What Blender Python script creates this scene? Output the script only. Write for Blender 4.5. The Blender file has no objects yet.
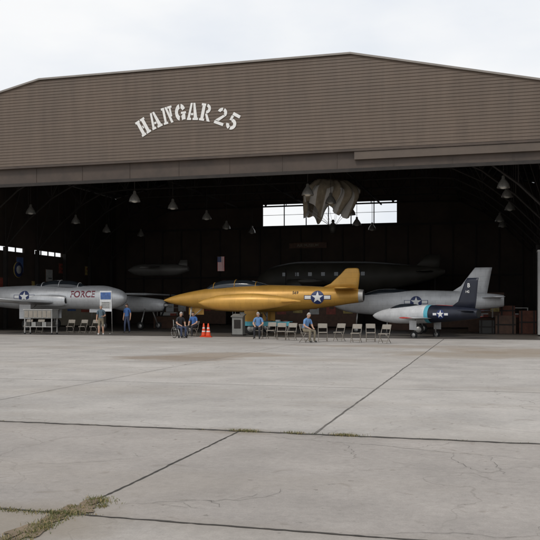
import bpy, bmesh, math, random
import numpy as np
from mathutils import Vector, Matrix
random.seed(7)
R=math.radians
PI=math.pi
scn=bpy.context.scene
COL=scn.collection
# ---------------------------------------------------------------- materials
def nmat(name,col,rough=.6,metal=0.0,var=.2,scale=3.0,bump=0.0,detail=6,tint=None,brick=None,coat=0,spec=None,streak=0):
    m=bpy.data.materials.new(name); m.use_nodes=True
    nt=m.node_tree; N=nt.nodes; L=nt.links
    b=N['Principled BSDF']
    tc=N.new('ShaderNodeTexCoord')
    no=N.new('ShaderNodeTexNoise'); no.inputs['Scale'].default_value=scale; no.inputs['Detail'].default_value=detail
    no.inputs['Roughness'].default_value=.6
    L.new(tc.outputs['Object'],no.inputs['Vector'])
    cr=N.new('ShaderNodeValToRGB')
    lo=[c*(1-var) for c in col[:3]]; hi=[min(1,c*(1+var)) for c in col[:3]]
    if tint: lo=list(tint)
    cr.color_ramp.elements[0].position=.3; cr.color_ramp.elements[1].position=.7
    cr.color_ramp.elements[0].color=(*lo,1); cr.color_ramp.elements[1].color=(*hi,1)
    L.new(no.outputs['Fac'],cr.inputs['Fac'])
    out=cr.outputs['Color']
    if brick:
        mp=N.new('ShaderNodeMapping'); mp.inputs['Rotation'].default_value=(R(90),0,0)
        L.new(tc.outputs['Object'],mp.inputs['Vector'])
        br=N.new('ShaderNodeTexBrick'); br.inputs['Scale'].default_value=brick
        br.inputs['Color1'].default_value=(1,1,1,1); br.inputs['Color2'].default_value=(.95,.95,.95,1)
        br.inputs['Mortar'].default_value=(.74,.74,.74,1); br.inputs['Mortar Size'].default_value=.006
        L.new(mp.outputs['Vector'],br.inputs['Vector'])
        mx=N.new('ShaderNodeMixRGB'); mx.blend_type='MULTIPLY'; mx.inputs[0].default_value=1
        L.new(out,mx.inputs[1]); L.new(br.outputs['Color'],mx.inputs[2]); out=mx.outputs[0]
    if streak:
        mp=N.new('ShaderNodeMapping'); mp.inputs['Scale'].default_value=(1.6,1.6,.16); L.new(tc.outputs['Object'],mp.inputs['Vector'])
        sn=N.new('ShaderNodeTexNoise'); sn.inputs['Scale'].default_value=1.5; sn.inputs['Detail'].default_value=7; sn.inputs['Roughness'].default_value=.65; L.new(mp.outputs[0],sn.inputs['Vector'])
        r2=N.new('ShaderNodeMapRange'); r2.inputs[1].default_value=.3; r2.inputs[2].default_value=.7; r2.inputs[3].default_value=1-streak; r2.inputs[4].default_value=1+streak*.6; L.new(sn.outputs['Fac'],r2.inputs[0])
        mp2=N.new('ShaderNodeMapping'); mp2.inputs['Rotation'].default_value=(R(90),0,0); L.new(tc.outputs['Object'],mp2.inputs['Vector'])
        br=N.new('ShaderNodeTexBrick'); br.inputs['Scale'].default_value=1; br.inputs['Brick Width'].default_value=3.6; br.inputs['Row Height'].default_value=.17; br.inputs['Mortar Size'].default_value=.004
        br.inputs['Color1'].default_value=(1.03,1.03,1.03,1); br.inputs['Color2'].default_value=(.95,.95,.95,1); br.inputs['Mortar'].default_value=(.82,.82,.82,1); L.new(mp2.outputs[0],br.inputs['Vector'])
        for src in (r2.outputs[0],br.outputs['Color']):
            mx=N.new('ShaderNodeMixRGB'); mx.blend_type='MULTIPLY'; mx.inputs[0].default_value=1
            L.new(out,mx.inputs[1]); L.new(src,mx.inputs[2]); out=mx.outputs[0]
    L.new(out,b.inputs['Base Color'])
    mr=N.new('ShaderNodeMapRange'); mr.inputs['To Min'].default_value=max(.02,rough-.1); mr.inputs['To Max'].default_value=min(1,rough+.12)
    L.new(no.outputs['Fac'],mr.inputs['Value']); L.new(mr.outputs['Result'],b.inputs['Roughness'])
    b.inputs['Metallic'].default_value=metal
    if coat: b.inputs['Coat Weight'].default_value=coat
    if spec is not None: b.inputs['Specular IOR Level'].default_value=spec
    if bump:
        bp=N.new('ShaderNodeBump'); bp.inputs['Strength'].default_value=bump; bp.inputs['Distance'].default_value=.02
        n2=N.new('ShaderNodeTexNoise'); n2.inputs['Scale'].default_value=scale*8; n2.inputs['Detail'].default_value=8
        L.new(tc.outputs['Object'],n2.inputs['Vector'])
        L.new(n2.outputs['Fac'],bp.inputs['Height']); L.new(bp.outputs['Normal'],b.inputs['Normal'])
    return m
M={}
def mm(key,*a,**k):
    M[key]=nmat(key,*a,**k); return M[key]
mm('siding',(.120,.086,.062),.6,0,.10,.35,.05,streak=.16)
mm('trim',(.26,.235,.21),.5,.3,.15,1)
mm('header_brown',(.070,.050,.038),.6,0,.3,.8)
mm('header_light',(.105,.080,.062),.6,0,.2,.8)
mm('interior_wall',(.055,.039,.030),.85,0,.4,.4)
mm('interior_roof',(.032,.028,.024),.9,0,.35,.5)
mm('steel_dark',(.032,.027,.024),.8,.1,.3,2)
mm('roof_outer',(.2,.19,.18),.8,0,.2,1)
mm('white_sign',(.8,.79,.76),.5,0,.07,3)
mm('gold_paint',(.56,.305,.06),.38,.25,.14,1.2,brick=.9)
mm('silver',(.62,.63,.64),.36,.35,.14,1.2,brick=.9)
mm('white_paint',(.66,.67,.68),.42,.08,.14,1.5,brick=.9)
mm('navy',(.014,.017,.03),.35,.05,.25,1.5)
mm('cyan',(.10,.42,.52),.5,0,.1,2)
mm('red',(.5,.03,.02),.4,0,.15,3)
mm('force_red',(.22,.03,.05),.4,0,.2,3)
mm('blue_ins',(.015,.03,.12),.4,0,.1,3)
mm('white_ins',(.78,.78,.76),.4,0,.05,3)
mm('glass_dark',(.02,.025,.03),.08,0,.1,2,coat=.5)
mm('black',(.015,.015,.015),.6,0,.3,4)
mm('tyre',(.02,.02,.02),.85,0,.3,8)
mm('metal',(.45,.44,.42),.4,.6,.2,4)
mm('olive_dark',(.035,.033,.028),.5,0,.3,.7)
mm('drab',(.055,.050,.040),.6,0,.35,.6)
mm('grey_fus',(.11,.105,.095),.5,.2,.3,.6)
mm('parachute',(.42,.36,.27),.9,0,.3,2,.1)
mm('parachute_w',(.80,.79,.76),.9,0,.12,2,.1)
mm('lamp_shade',(.42,.41,.38),.3,.5,.2,6)
mm('lamp_glass',(.8,.78,.7),.3,0,.05,6)
mm('cone_orange',(.75,.07,.015),.5,0,.12,8)
mm('cone_white',(.75,.75,.73),.5,0,.08,8)
mm('chair_tan',(.28,.25,.21),.45,.2,.12,6)
mm('skin',(.50,.30,.21),.55,0,.08,8)
mm('hair_grey',(.35,.33,.31),.8,0,.3,30)
mm('hair_dark',(.05,.035,.025),.8,0,.3,30)
mm('shirt_blue',(.05,.13,.34),.85,0,.2,6,.2)
mm('shirt_ltblue',(.12,.24,.45),.85,0,.2,6,.2)
mm('shirt_green',(.08,.12,.15),.85,0,.2,6,.2)
mm('jeans',(.045,.06,.11),.9,0,.25,8,.2)
mm('khaki',(.20,.17,.12),.9,0,.2,8,.2)
mm('dark_pants',(.03,.03,.035),.9,0,.2,8,.2)
mm('shoe',(.03,.028,.025),.6,0,.2,8)
mm('shoe_white',(.6,.6,.58),.6,0,.1,8)
mm('lip',(.35,.13,.10),.5,0,.05,8)
mm('wood',(.11,.055,.032),.6,0,.35,3)
mm('box_grey',(.27,.27,.255),.5,.2,.15,3)
mm('cabinet',(.42,.42,.41),.5,.1,.12,2)
mm('beige',(.28,.245,.185),.7,0,.15,2)
mm('poster_r',(.28,.06,.04),.6,0,.4,5)
mm('poster_b',(.06,.12,.3),.6,0,.4,5)
mm('poster_y',(.42,.32,.1),.6,0,.4,5)
mm('poster_w',(.5,.5,.48),.6,0,.2,5)
mm('joint',(.05,.043,.036),.95,0,.5,6)
mm('joint_mid',(.11,.098,.085),.95,0,.5,4)
mm('joint_faint',(.31,.29,.265),.95,0,.25,3)
mm('dirt',(.17,.125,.08),.95,0,.4,5,.4)
mm('rust',(.12,.045,.028),.8,0,.35,4)
def grassmat():
    m=bpy.data.materials.new('grass_blades'); m.use_nodes=True
    nt=m.node_tree;N=nt.nodes;L=nt.links;b=N['Principled BSDF']
    g=N.new('ShaderNodeNewGeometry'); cr=N.new('ShaderNodeValToRGB')
    cr.color_ramp.elements[0].color=(.06,.085,.025,1); cr.color_ramp.elements[1].color=(.36,.27,.13,1)
    e=cr.color_ramp.elements.new(.4); e.color=(.12,.13,.04,1)
    L.new(g.outputs['Random Per Island'],cr.inputs['Fac']); L.new(cr.outputs['Color'],b.inputs['Base Color'])
    b.inputs['Roughness'].default_value=.8
    M['grass']=m
grassmat()
# ---------------------------------------------------------------- mesh builder
class MB:
    def __init__(s): s.v=[];s.f=[];s.m=[];s.sm=[];s.mats=[]
    def mi(s,key):
        if key not in s.mats: s.mats.append(key)
        return s.mats.index(key)
    def face(s,idx,key,smooth=False): s.f.append(tuple(idx)); s.m.append(s.mi(key)); s.sm.append(smooth)
    def add(s,verts,faces,key,smooth=False):
        o=len(s.v); s.v+= [tuple(p) for p in verts]
        for f in faces: s.face([i+o for i in f],key,smooth)
    def box(s,c,d,key,rot=None):
        x,y,z=d[0]/2,d[1]/2,d[2]/2
        vs=[Vector(p) for p in((-x,-y,-z),(x,-y,-z),(x,y,-z),(-x,y,-z),(-x,-y,z),(x,-y,z),(x,y,z),(-x,y,z))]
        if rot is not None: vs=[rot@v for v in vs]
        vs=[v+Vector(c) for v in vs]
        s.add(vs,[(0,3,2,1),(4,5,6,7),(0,1,5,4),(1,2,6,5),(2,3,7,6),(3,0,4,7)],key)
    def bb(s,x0,x1,y0,y1,z0,z1,key): s.box(((x0+x1)/2,(y0+y1)/2,(z0+z1)/2),(x1-x0,y1-y0,z1-z0),key)
    def rings(s,rings,key,cap=True,smooth=True,keyfn=None):
        o=len(s.v); n=len(rings[0])
        for r in rings: s.v+=[tuple(p) for p in r]
        for i in range(len(rings)-1):
            for j in range(n):
                k=keyfn(i,j) if keyfn else key
                s.face((o+i*n+j,o+i*n+(j+1)%n,o+(i+1)*n+(j+1)%n,o+(i+1)*n+j),k,smooth)
        if cap:
            s.face([o+j for j in range(n)][::-1],keyfn(0,0) if keyfn else key,False)
            s.face([o+(len(rings)-1)*n+j for j in range(n)],keyfn(len(rings)-2,0) if keyfn else key,False)
    def tube(s,pts,rad,key,n=8,smooth=True):
        pts=[Vector(p) for p in pts]
        if not hasattr(rad,'__len__'): rad=[rad]*len(pts)
        rs=[]
        for i,p in enumerate(pts):
            t=(pts[min(i+1,len(pts)-1)]-pts[max(i-1,0)]).normalized()
            a=Vector((0,0,1)) if abs(t.z)<.9 else Vector((1,0,0))
            u=t.cross(a).normalized(); w=t.cross(u)
            rs.append([p+(u*math.cos(2*math.pi*k/n)+w*math.sin(2*math.pi*k/n))*rad[i] for k in range(n)])
        s.rings(rs,key,True,smooth)
    def lathe(s,prof,c,axis,key,n=20,smooth=True,keyfn=None):
        ax=Vector(axis).normalized(); a=Vector((0,0,1)) if abs(ax.z)<.9 else Vector((1,0,0))
        u=ax.cross(a).normalized(); w=ax.cross(u); c=Vector(c)
        s.rings([[c+ax*h+(u*math.cos(2*math.pi*k/n)+w*math.sin(2*math.pi*k/n))*max(r,1e-4) for k in range(n)] for r,h in prof],key,True,smooth,keyfn)
    def ell(s,c,r,key,n=14,m=10,rot=None):
        rs=[]
        for i in range(m+1):
            ph=-math.pi/2+math.pi*i/m; ph=max(min(ph,1.56),-1.56)
            ring=[]
            for k in range(n):
                t=2*math.pi*k/n
                v=Vector((r[0]*math.cos(ph)*math.cos(t),r[1]*math.cos(ph)*math.sin(t),r[2]*math.sin(ph)))
                if rot is not None: v=rot@v
                ring.append(v+Vector(c))
            rs.append(ring)
        s.rings(rs,key)
    def obj(s,name,parent=None,loc=(0,0,0),rz=0,sc=1,fix=True):
        me=bpy.data.meshes.new(name); me.from_pydata(s.v,[],s.f)
        for k in s.mats: me.materials.append(M[k])
        me.polygons.foreach_set('material_index',s.m); me.polygons.foreach_set('use_smooth',s.sm)
        if fix:
            bm=bmesh.new(); bm.from_mesh(me); bmesh.ops.recalc_face_normals(bm,faces=bm.faces); bm.to_mesh(me); bm.free()
        me.update()
        o=bpy.data.objects.new(name,me); COL.objects.link(o)
        o.location=loc; o.rotation_euler=(0,0,rz); o.scale=(sc,)*3
        if parent: o.parent=parent
        return o
def empty(name,loc=(0,0,0),rz=0):
    e=bpy.data.objects.new(name,None); COL.objects.link(e); e.location=loc; e.rotation_euler=(0,0,rz); return e
def text_mesh(txt,size,shear=0):
    c=bpy.data.curves.new('t','FONT'); c.body=txt; c.size=size; c.align_x='CENTER'; c.align_y='CENTER'; c.offset=size*.02; c.shear=shear
    o=bpy.data.objects.new('t',c); COL.objects.link(o)
    dg=bpy.context.evaluated_depsgraph_get(); dg.update()
    me=bpy.data.meshes.new_from_object(o.evaluated_get(dg))
    v=[tuple(x.co) for x in me.vertices]; f=[tuple(p.vertices) for p in me.polygons]
    bpy.data.objects.remove(o); return v,f
# ---------------------------------------------------------------- hangar
YW=42.0; YB=74.0; XC=-16.3; HF=9.2; HW=20.0; ZT=14.93; SL=.22
ZE=ZT-SL*(HW-HF); ZS=9.96; ZH=8.87
X0=XC-HW; X1=XC+HW
def halfw(z): return HW if z<=ZE else HF+(ZT-z)/SL
hangar=empty('aircraft_hangar')
b=MB(); z=ZS; lap=.17
while z<ZT-.02:
    z1=min(z+lap,ZT-.01); a,c=halfw(z),halfw(z1)
    yb=YW-.040; yt=YW-.014
    b.add([(XC-a,yb,z),(XC+a,yb,z),(XC+c,yt,z1),(XC-c,yt,z1)],[(0,1,2,3)],'siding')
    b.add([(XC-a,YW,z),(XC+a,YW,z),(XC+a,yb,z),(XC-a,yb,z)],[(0,1,2,3)],'siding')
    z=z1
b.obj('gable_siding',hangar)
b=MB()
prof=[(X0,ZS+.003),(X1,ZS+.003),(X1,ZE-.02),(XC+HF,ZT-.02),(XC-HF,ZT-.02),(X0,ZE-.02)]
def prism(b,prof,y0,y1,key):
    n=len(prof); vs=[(x,y0,z) for x,z in prof]+[(x,y1,z) for x,z in prof]
    b.add(vs,[tuple(range(n)),tuple(range(n,2*n))[::-1]]+[(i,i+n,(i+1)%n+n,(i+1)%n) for i in range(n)],key)
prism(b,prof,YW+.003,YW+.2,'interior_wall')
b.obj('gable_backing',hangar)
b=MB()
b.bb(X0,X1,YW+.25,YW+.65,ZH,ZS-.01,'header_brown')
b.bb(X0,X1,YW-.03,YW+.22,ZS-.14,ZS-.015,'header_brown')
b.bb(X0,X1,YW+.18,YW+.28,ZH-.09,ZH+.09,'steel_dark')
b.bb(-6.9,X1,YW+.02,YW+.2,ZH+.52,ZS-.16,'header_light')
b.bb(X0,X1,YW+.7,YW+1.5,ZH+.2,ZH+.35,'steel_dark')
for i in range(14): b.bb(X0+1.4+i*3,X0+1.44+i*3,YW+.225,YW+.26,ZH+.1,ZS-.16,'header_brown')
b.obj('door_header',hangar)
b=MB()
def rafter(b,p,q,y0,y1,h,key):
    (xa,za),(xb,zb)=p,q
    b.add([(xa,y0,za),(xb,y0,zb),(xb,y0,zb+h),(xa,y0,za+h),(xa,y1,za),(xb,y1,zb),(xb,y1,zb+h),(xa,y1,za+h)],
      [(0,1,2,3),(7,6,5,4),(0,4,5,1),(3,2,6,7),(1,5,6,2),(0,3,7,4)],key)
pts=[(X0-.3,ZE-.066),(XC-HF,ZT),(XC+HF,ZT),(X1+.3,ZE-.066)]
for p,q in zip(pts,pts[1:]): rafter(b,p,q,YW-.12,YW+.05,.10,'trim')
b.obj('roof_edge_trim',hangar)
b=MB()
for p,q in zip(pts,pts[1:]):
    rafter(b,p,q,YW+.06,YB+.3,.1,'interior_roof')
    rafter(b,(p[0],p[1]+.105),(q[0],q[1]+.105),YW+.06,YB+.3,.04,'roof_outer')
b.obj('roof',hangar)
def wall_x(b,x,y0,y1,z0,z1,openings,t,key):
    ys=sorted(set([y0,y1]+[o[0] for o in openings]+[o[1] for o in openings]))
    for a,c in zip(ys,ys[1:]):
        op=[o for o in openings if o[0]<=a and o[1]>=c]
        if not op: b.bb(x,x+t,a,c,z0,z1,key)
        else:
            b.bb(x,x+t,a,c,z0,op[0][2],key); b.bb(x,x+t,a,c,op[0][3],z1,key)
            n=int((c-a)/1.0)
            for i in range(n+1): b.bb(x+.05,x+t-.05,a+i*(c-a)/n-.03,a+i*(c-a)/n+.03,op[0][2],op[0][3],'steel_dark')
b=MB()
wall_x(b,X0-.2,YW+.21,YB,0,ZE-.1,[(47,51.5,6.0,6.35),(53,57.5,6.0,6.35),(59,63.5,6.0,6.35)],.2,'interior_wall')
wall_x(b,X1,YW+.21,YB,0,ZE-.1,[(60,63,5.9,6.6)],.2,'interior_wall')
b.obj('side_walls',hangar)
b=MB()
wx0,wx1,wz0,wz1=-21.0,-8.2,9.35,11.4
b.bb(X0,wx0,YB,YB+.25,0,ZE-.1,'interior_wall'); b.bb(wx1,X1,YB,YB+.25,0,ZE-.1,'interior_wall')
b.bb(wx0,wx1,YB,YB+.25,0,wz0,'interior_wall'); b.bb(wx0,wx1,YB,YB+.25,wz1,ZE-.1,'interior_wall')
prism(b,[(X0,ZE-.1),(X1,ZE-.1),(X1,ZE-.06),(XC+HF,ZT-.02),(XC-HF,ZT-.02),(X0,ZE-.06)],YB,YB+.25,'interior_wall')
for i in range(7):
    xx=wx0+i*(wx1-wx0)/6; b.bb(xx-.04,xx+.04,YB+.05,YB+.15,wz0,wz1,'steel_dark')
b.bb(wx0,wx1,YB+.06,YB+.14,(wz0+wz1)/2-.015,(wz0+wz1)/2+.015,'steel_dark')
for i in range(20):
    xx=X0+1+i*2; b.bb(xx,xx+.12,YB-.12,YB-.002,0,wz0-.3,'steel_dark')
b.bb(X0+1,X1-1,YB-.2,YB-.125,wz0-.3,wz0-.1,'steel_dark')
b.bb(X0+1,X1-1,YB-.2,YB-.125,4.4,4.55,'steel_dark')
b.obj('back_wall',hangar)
b=MB()
def topz(x): 
    dx=abs(x-XC); return (ZT if dx<HF else ZT-SL*(dx-HF))-.3
def botz(x):
    dx=abs(x-XC); return 11.0 if dx<13 else 11.0-((dx-13)/7)**1.6*5.0
for y in (45.5,50,54.5,59,63.5,68,72.5):
    xs=[XC-HW+.25+i*(2*HW-.5)/20 for i in range(21)]
    for xa,xb in zip(xs,xs[1:]):
        for fz in (topz,botz): b.tube([(xa,y,fz(xa)),(xb,y,fz(xb))],.07,'steel_dark',4,False)
    for i,xa in enumerate(xs):
        b.tube([(xa,y,topz(xa)),(xa,y,botz(xa))],.04,'steel_dark',4,False)
        if i<20:
            xb=xs[i+1]
            b.tube([(xa,y,topz(xa) if i%2 else botz(xa)),(xb,y,botz(xb) if i%2 else topz(xb))],.04,'steel_dark',4,False)
    for xx in (xs[0],xs[-1]): b.bb(xx-.15,xx+.15,y-.12,y+.12,0,botz(xx),'steel_dark')
for i in range(17):
    xx=XC-HW+1+i*(2*HW-2)/16; zz=topz(xx)+.13
    b.bb(xx-.05,xx+.05,YW+.3,YB-.1,zz-.08,zz+.04,'steel_dark')
for xx in (-30,-23,-16.3,-9.6,-2.6): b.bb(xx-.05,xx+.05,YW+.7,YB-.3,10.95,11.07,'steel_dark')
b.obj('roof_trusses',hangar)
b=MB()
for xx in (X0,X1-.5): b.bb(xx,xx+.5,YW+.26,YW+.8,0,ZH-.1,'header_brown')
b.bb(X0,X1,YW-.05,YW+.02,.008,.02,'steel_dark'); b.bb(X0,X1,YW+.3,YW+.36,.008,.02,'steel_dark')
b.obj('door_jambs_and_rails',hangar)
# ---------------------------------------------------------------- sign
def arcpoly(cx,cy,ro,ri,a0,a1,n=10,sy=1):
    o=[(cx+ro*math.cos(R(a0+(a1-a0)*i/n)),cy+ro*sy*math.sin(R(a0+(a1-a0)*i/n))) for i in range(n+1)]
    i_=[(cx+ri*math.cos(R(a0+(a1-a0)*i/n)),cy+ri*sy*math.sin(R(a0+(a1-a0)*i/n))) for i in range(n+1)]
    return [[o[k],o[k+1],i_[k+1],i_[k]] for k in range(n)]
def rect(x0,y0,x1,y1): return [[(x0,y0),(x1,y0),(x1,y1),(x0,y1)]]
G={}
G['H']=rect(.06,0,.27,1)+rect(.0,0,.06,.13)+rect(.27,0,.32,.13)+rect(0,.87,.06,1)+rect(.27,.87,.32,1)+rect(.43,0,.64,1)+rect(.38,0,.43,.13)+rect(.64,0,.7,.13)+rect(.38,.87,.43,1)+rect(.64,.87,.7,1)+rect(.31,.42,.39,.58)
G['A']=[[(.03,.14),(.19,.14),(.33,1),(.20,1)],[(.37,1),(.50,1),(.68,.14),(.45,.14)]]+rect(0,0,.27,.135)+rect(.38,0,.74,.135)+rect(.25,.28,.40,.40)
G['N']=rect(.07,.13,.22,.87)+rect(0,0,.3,.13)+rect(0,.87,.22,1)+[[(.26,1),(.40,1),(.66,0),(.50,0)]]+rect(.53,.36,.66,.87)+rect(.44,.87,.74,1)
G['G']=arcpoly(.36,.5,.36,.16,100,255,12,1.38)+arcpoly(.36,.5,.36,.16,25,80,5,1.38)+arcpoly(.36,.5,.36,.16,285,325,4,1.38)+rect(.40,.40,.74,.52)+rect(.5,.06,.68,.40)
G['R']=rect(.07,.13,.27,.87)+rect(0,0,.34,.13)+rect(0,.87,.29,1)+arcpoly(.36,.72,.30,.12,-85,85,8,.95)+[[(.33,.42),(.48,.42),(.74,0),(.53,0)]]
G['2']=arcpoly(.33,.70,.32,.13,-20,80,6,.95)+arcpoly(.33,.70,.32,.13,100,175,5,.95)+[[(.43,.60),(.63,.62),(.30,.2),(.04,.2)]]+rect(.02,0,.66,.17)
G['5']=rect(.10,.82,.62,1)+rect(.08,.50,.24,.79)+arcpoly(.32,.32,.33,.13,-80,110,10,.98)+arcpoly(.32,.32,.33,.13,190,262,5,.98)
b=MB(); rad=5.37; cz=7.09+.03; hs=.95; k=0
for ch,u in zip('HANGAR25',(143,155,168,181,193.5,206.5,222,233.5)):
    X=-18.9+(u-143)*.0589; th=math.asin((X+16.25)/rad)
    for poly in G[ch]:
        k+=1; o=[]
        for (px,py) in poly:
            lx=(px-.35)*hs*.92; ly=(py-.5)*hs
            rx=lx*math.cos(th)+(rad+ly)*math.sin(th); rz=-lx*math.sin(th)+(rad+ly)*math.cos(th)
            o.append((XC+.05+rx,cz+rz))
        prism(b,o,YW-.058-(k%5)*.0012,YW-.044,'white_sign')
b.obj('hangar_sign')
# ---------------------------------------------------------------- lamps
def lamp(x,y,z):
    b=MB()
    b.tube([(0,0,.5),(0,0,min(2.5,11-z))],.02,'steel_dark',6)
    b.lathe([(.05,.55),(.09,.5),(.10,.36),(.16,.3),(.30,.08),(.36,-.12),(.355,-.14),(.33,-.12)],(0,0,0),(0,0,1),'lamp_shade',18)
    b.ell((0,0,-.06),(.22,.22,.14),'lamp_glass',12,6)
    b.obj('pendant_lamp',None,(x,y,z))
for X in (-32,-21,-10,1):
    for i,y in enumerate((46,51.5,57.5,64,70.5)): lamp(X+(.3*((i*7)%3-1)),y,8.4+.1*((i*5)%3-1))
# ---------------------------------------------------------------- aircraft toolkit
def cat(tab,n):
    tab=np.array(tab,float); t=np.linspace(0,1,n); xs=tab[0,0]+(tab[-1,0]-tab[0,0])*(1-np.cos(t*math.pi))/2
    out=[xs]
    for c in range(1,tab.shape[1]):
        x=tab[:,0];y=tab[:,c];d=np.diff(y)/np.diff(x);m=np.zeros(len(x));m[1:-1]=[(0 if d[i]*d[i+1]<=0 else 2*d[i]*d[i+1]/(d[i]+d[i+1])) for i in range(len(d)-1)];m[0]=d[0];m[-1]=d[-1]
        r=[]
        for q in xs:
            i=min(max(np.searchsorted(x,q)-1,0),len(x)-2);h=x[i+1]-x[i];s=(q-x[i])/h
            r.append((2*s**3-3*s*s+1)*y[i]+(s**3-2*s*s+s)*h*m[i]+(-2*s**3+3*s*s)*y[i+1]+(s**3-s*s)*h*m[i+1])
        out.append(np.array(r))
    return list(zip(*out))
def fuselage(b,tab,keyf,n=24,ns=44,y=0):
    S=cat(tab,ns)
    rs=[[(x,y+hw*math.sin(2*math.pi*k/n),zc+hh*math.cos(2*math.pi*k/n)) for k in range(n)] for x,zc,hw,hh in S]
    b.rings(rs,None,True,True,lambda i,j:keyf(S[i][0],j/n))
    return S
def surf(b,secs,key,axis='y',keyfn=None):
    prof=[(0,0),(.03,.35),(.12,.75),(.3,1),(.55,.85),(.8,.4),(1,.02)]
    ring=[(x,t) for x,t in prof]+[(x,-t*.8) for x,t in prof[::-1][:-1]]
    rs=[]
    for (x,y,z),ch,th in secs:
        if axis=='y': rs.append([(x+px*ch,y,z+pt*th/2) for px,pt in ring])
        else: rs.append([(x+px*ch,y+pt*th/2,z) for px,pt in ring])
    b.rings(rs,key,True,True,keyfn)
def wheel(b,c,r,w):
    b.lathe([(.02,-w*.5),(r*.5,-w*.45),(r*.55,-w*.35),(r*.8,-w*.5),(r*.97,-w*.3),(r,0),(r*.97,w*.3),(r*.8,w*.5),(r*.55,w*.35),(r*.5,w*.45),(.02,w*.5)],c,(0,1,0),'tyre',20,True,lambda i,j:'metal' if i<2 or i>7 else 'tyre')
def sidey(S,x,z,side):
    xs=[s[0] for s in S]; zc=np.interp(x,xs,[s[1] for s in S]); hw=np.interp(x,xs,[s[2] for s in S]); hh=np.interp(x,xs,[s[3] for s in S])
    q=max(0,1-((z-zc)/hh)**2); return side*(hw*math.sqrt(q))
def decal(b,S,verts,faces,key,cx,cz,side,off,sub=True,flat=None):
    bm=bmesh.new(); vs=[bm.verts.new((v[0],v[1],0)) for v in verts]
    for f in faces:
        try: bm.faces.new([vs[i] for i in f])
        except Exception: pass
    if sub:
        bmesh.ops.triangulate(bm,faces=bm.faces); bmesh.ops.subdivide_edges(bm,edges=bm.edges,cuts=3,use_grid_fill=True)
    bm.verts.index_update(); o=[]
    for v in bm.verts:
        px,pz=v.co.x,v.co.y
        x=cx+px*(1 if side<0 else -1); z=cz+pz
        y=(sidey(S,x,z,side) if flat is None else flat)+side*off
        o.append((x,y,z))
    b.add(o,[tuple(v.index for v in f.verts) for f in bm.faces],key); bm.free()
def star(b,S,cx,cz,r,side,flat=None):
    C=[(r*math.cos(2*math.pi*k/24),r*math.sin(2*math.pi*k/24)) for k in range(24)]
    bw=r*2.0
    decal(b,S,[(-bw,-r*.32),(bw,-r*.32),(bw,r*.32),(-bw,r*.32)],[(0,1,2,3)],'blue_ins',cx,cz,side,.006,True,flat)
    decal(b,S,[(-bw*.95,-r*.24),(bw*.95,-r*.24),(bw*.95,r*.24),(-bw*.95,r*.24)],[(0,1,2,3)],'white_ins',cx,cz,side,.011,True,flat)
    decal(b,S,C,[tuple(range(24))],'blue_ins',cx,cz,side,.016,True,flat)
    st=[(0,0)]
    for k in range(10):
        rr=r*.92 if k%2==0 else r*.36; a=math.pi/2+2*math.pi*k/10; st.append((rr*math.cos(a),rr*math.sin(a)))
    decal(b,S,st,[(0,1+k,1+(k+1)%10) for k in range(10)],'white_ins',cx,cz,side,.021,True,flat)
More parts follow.
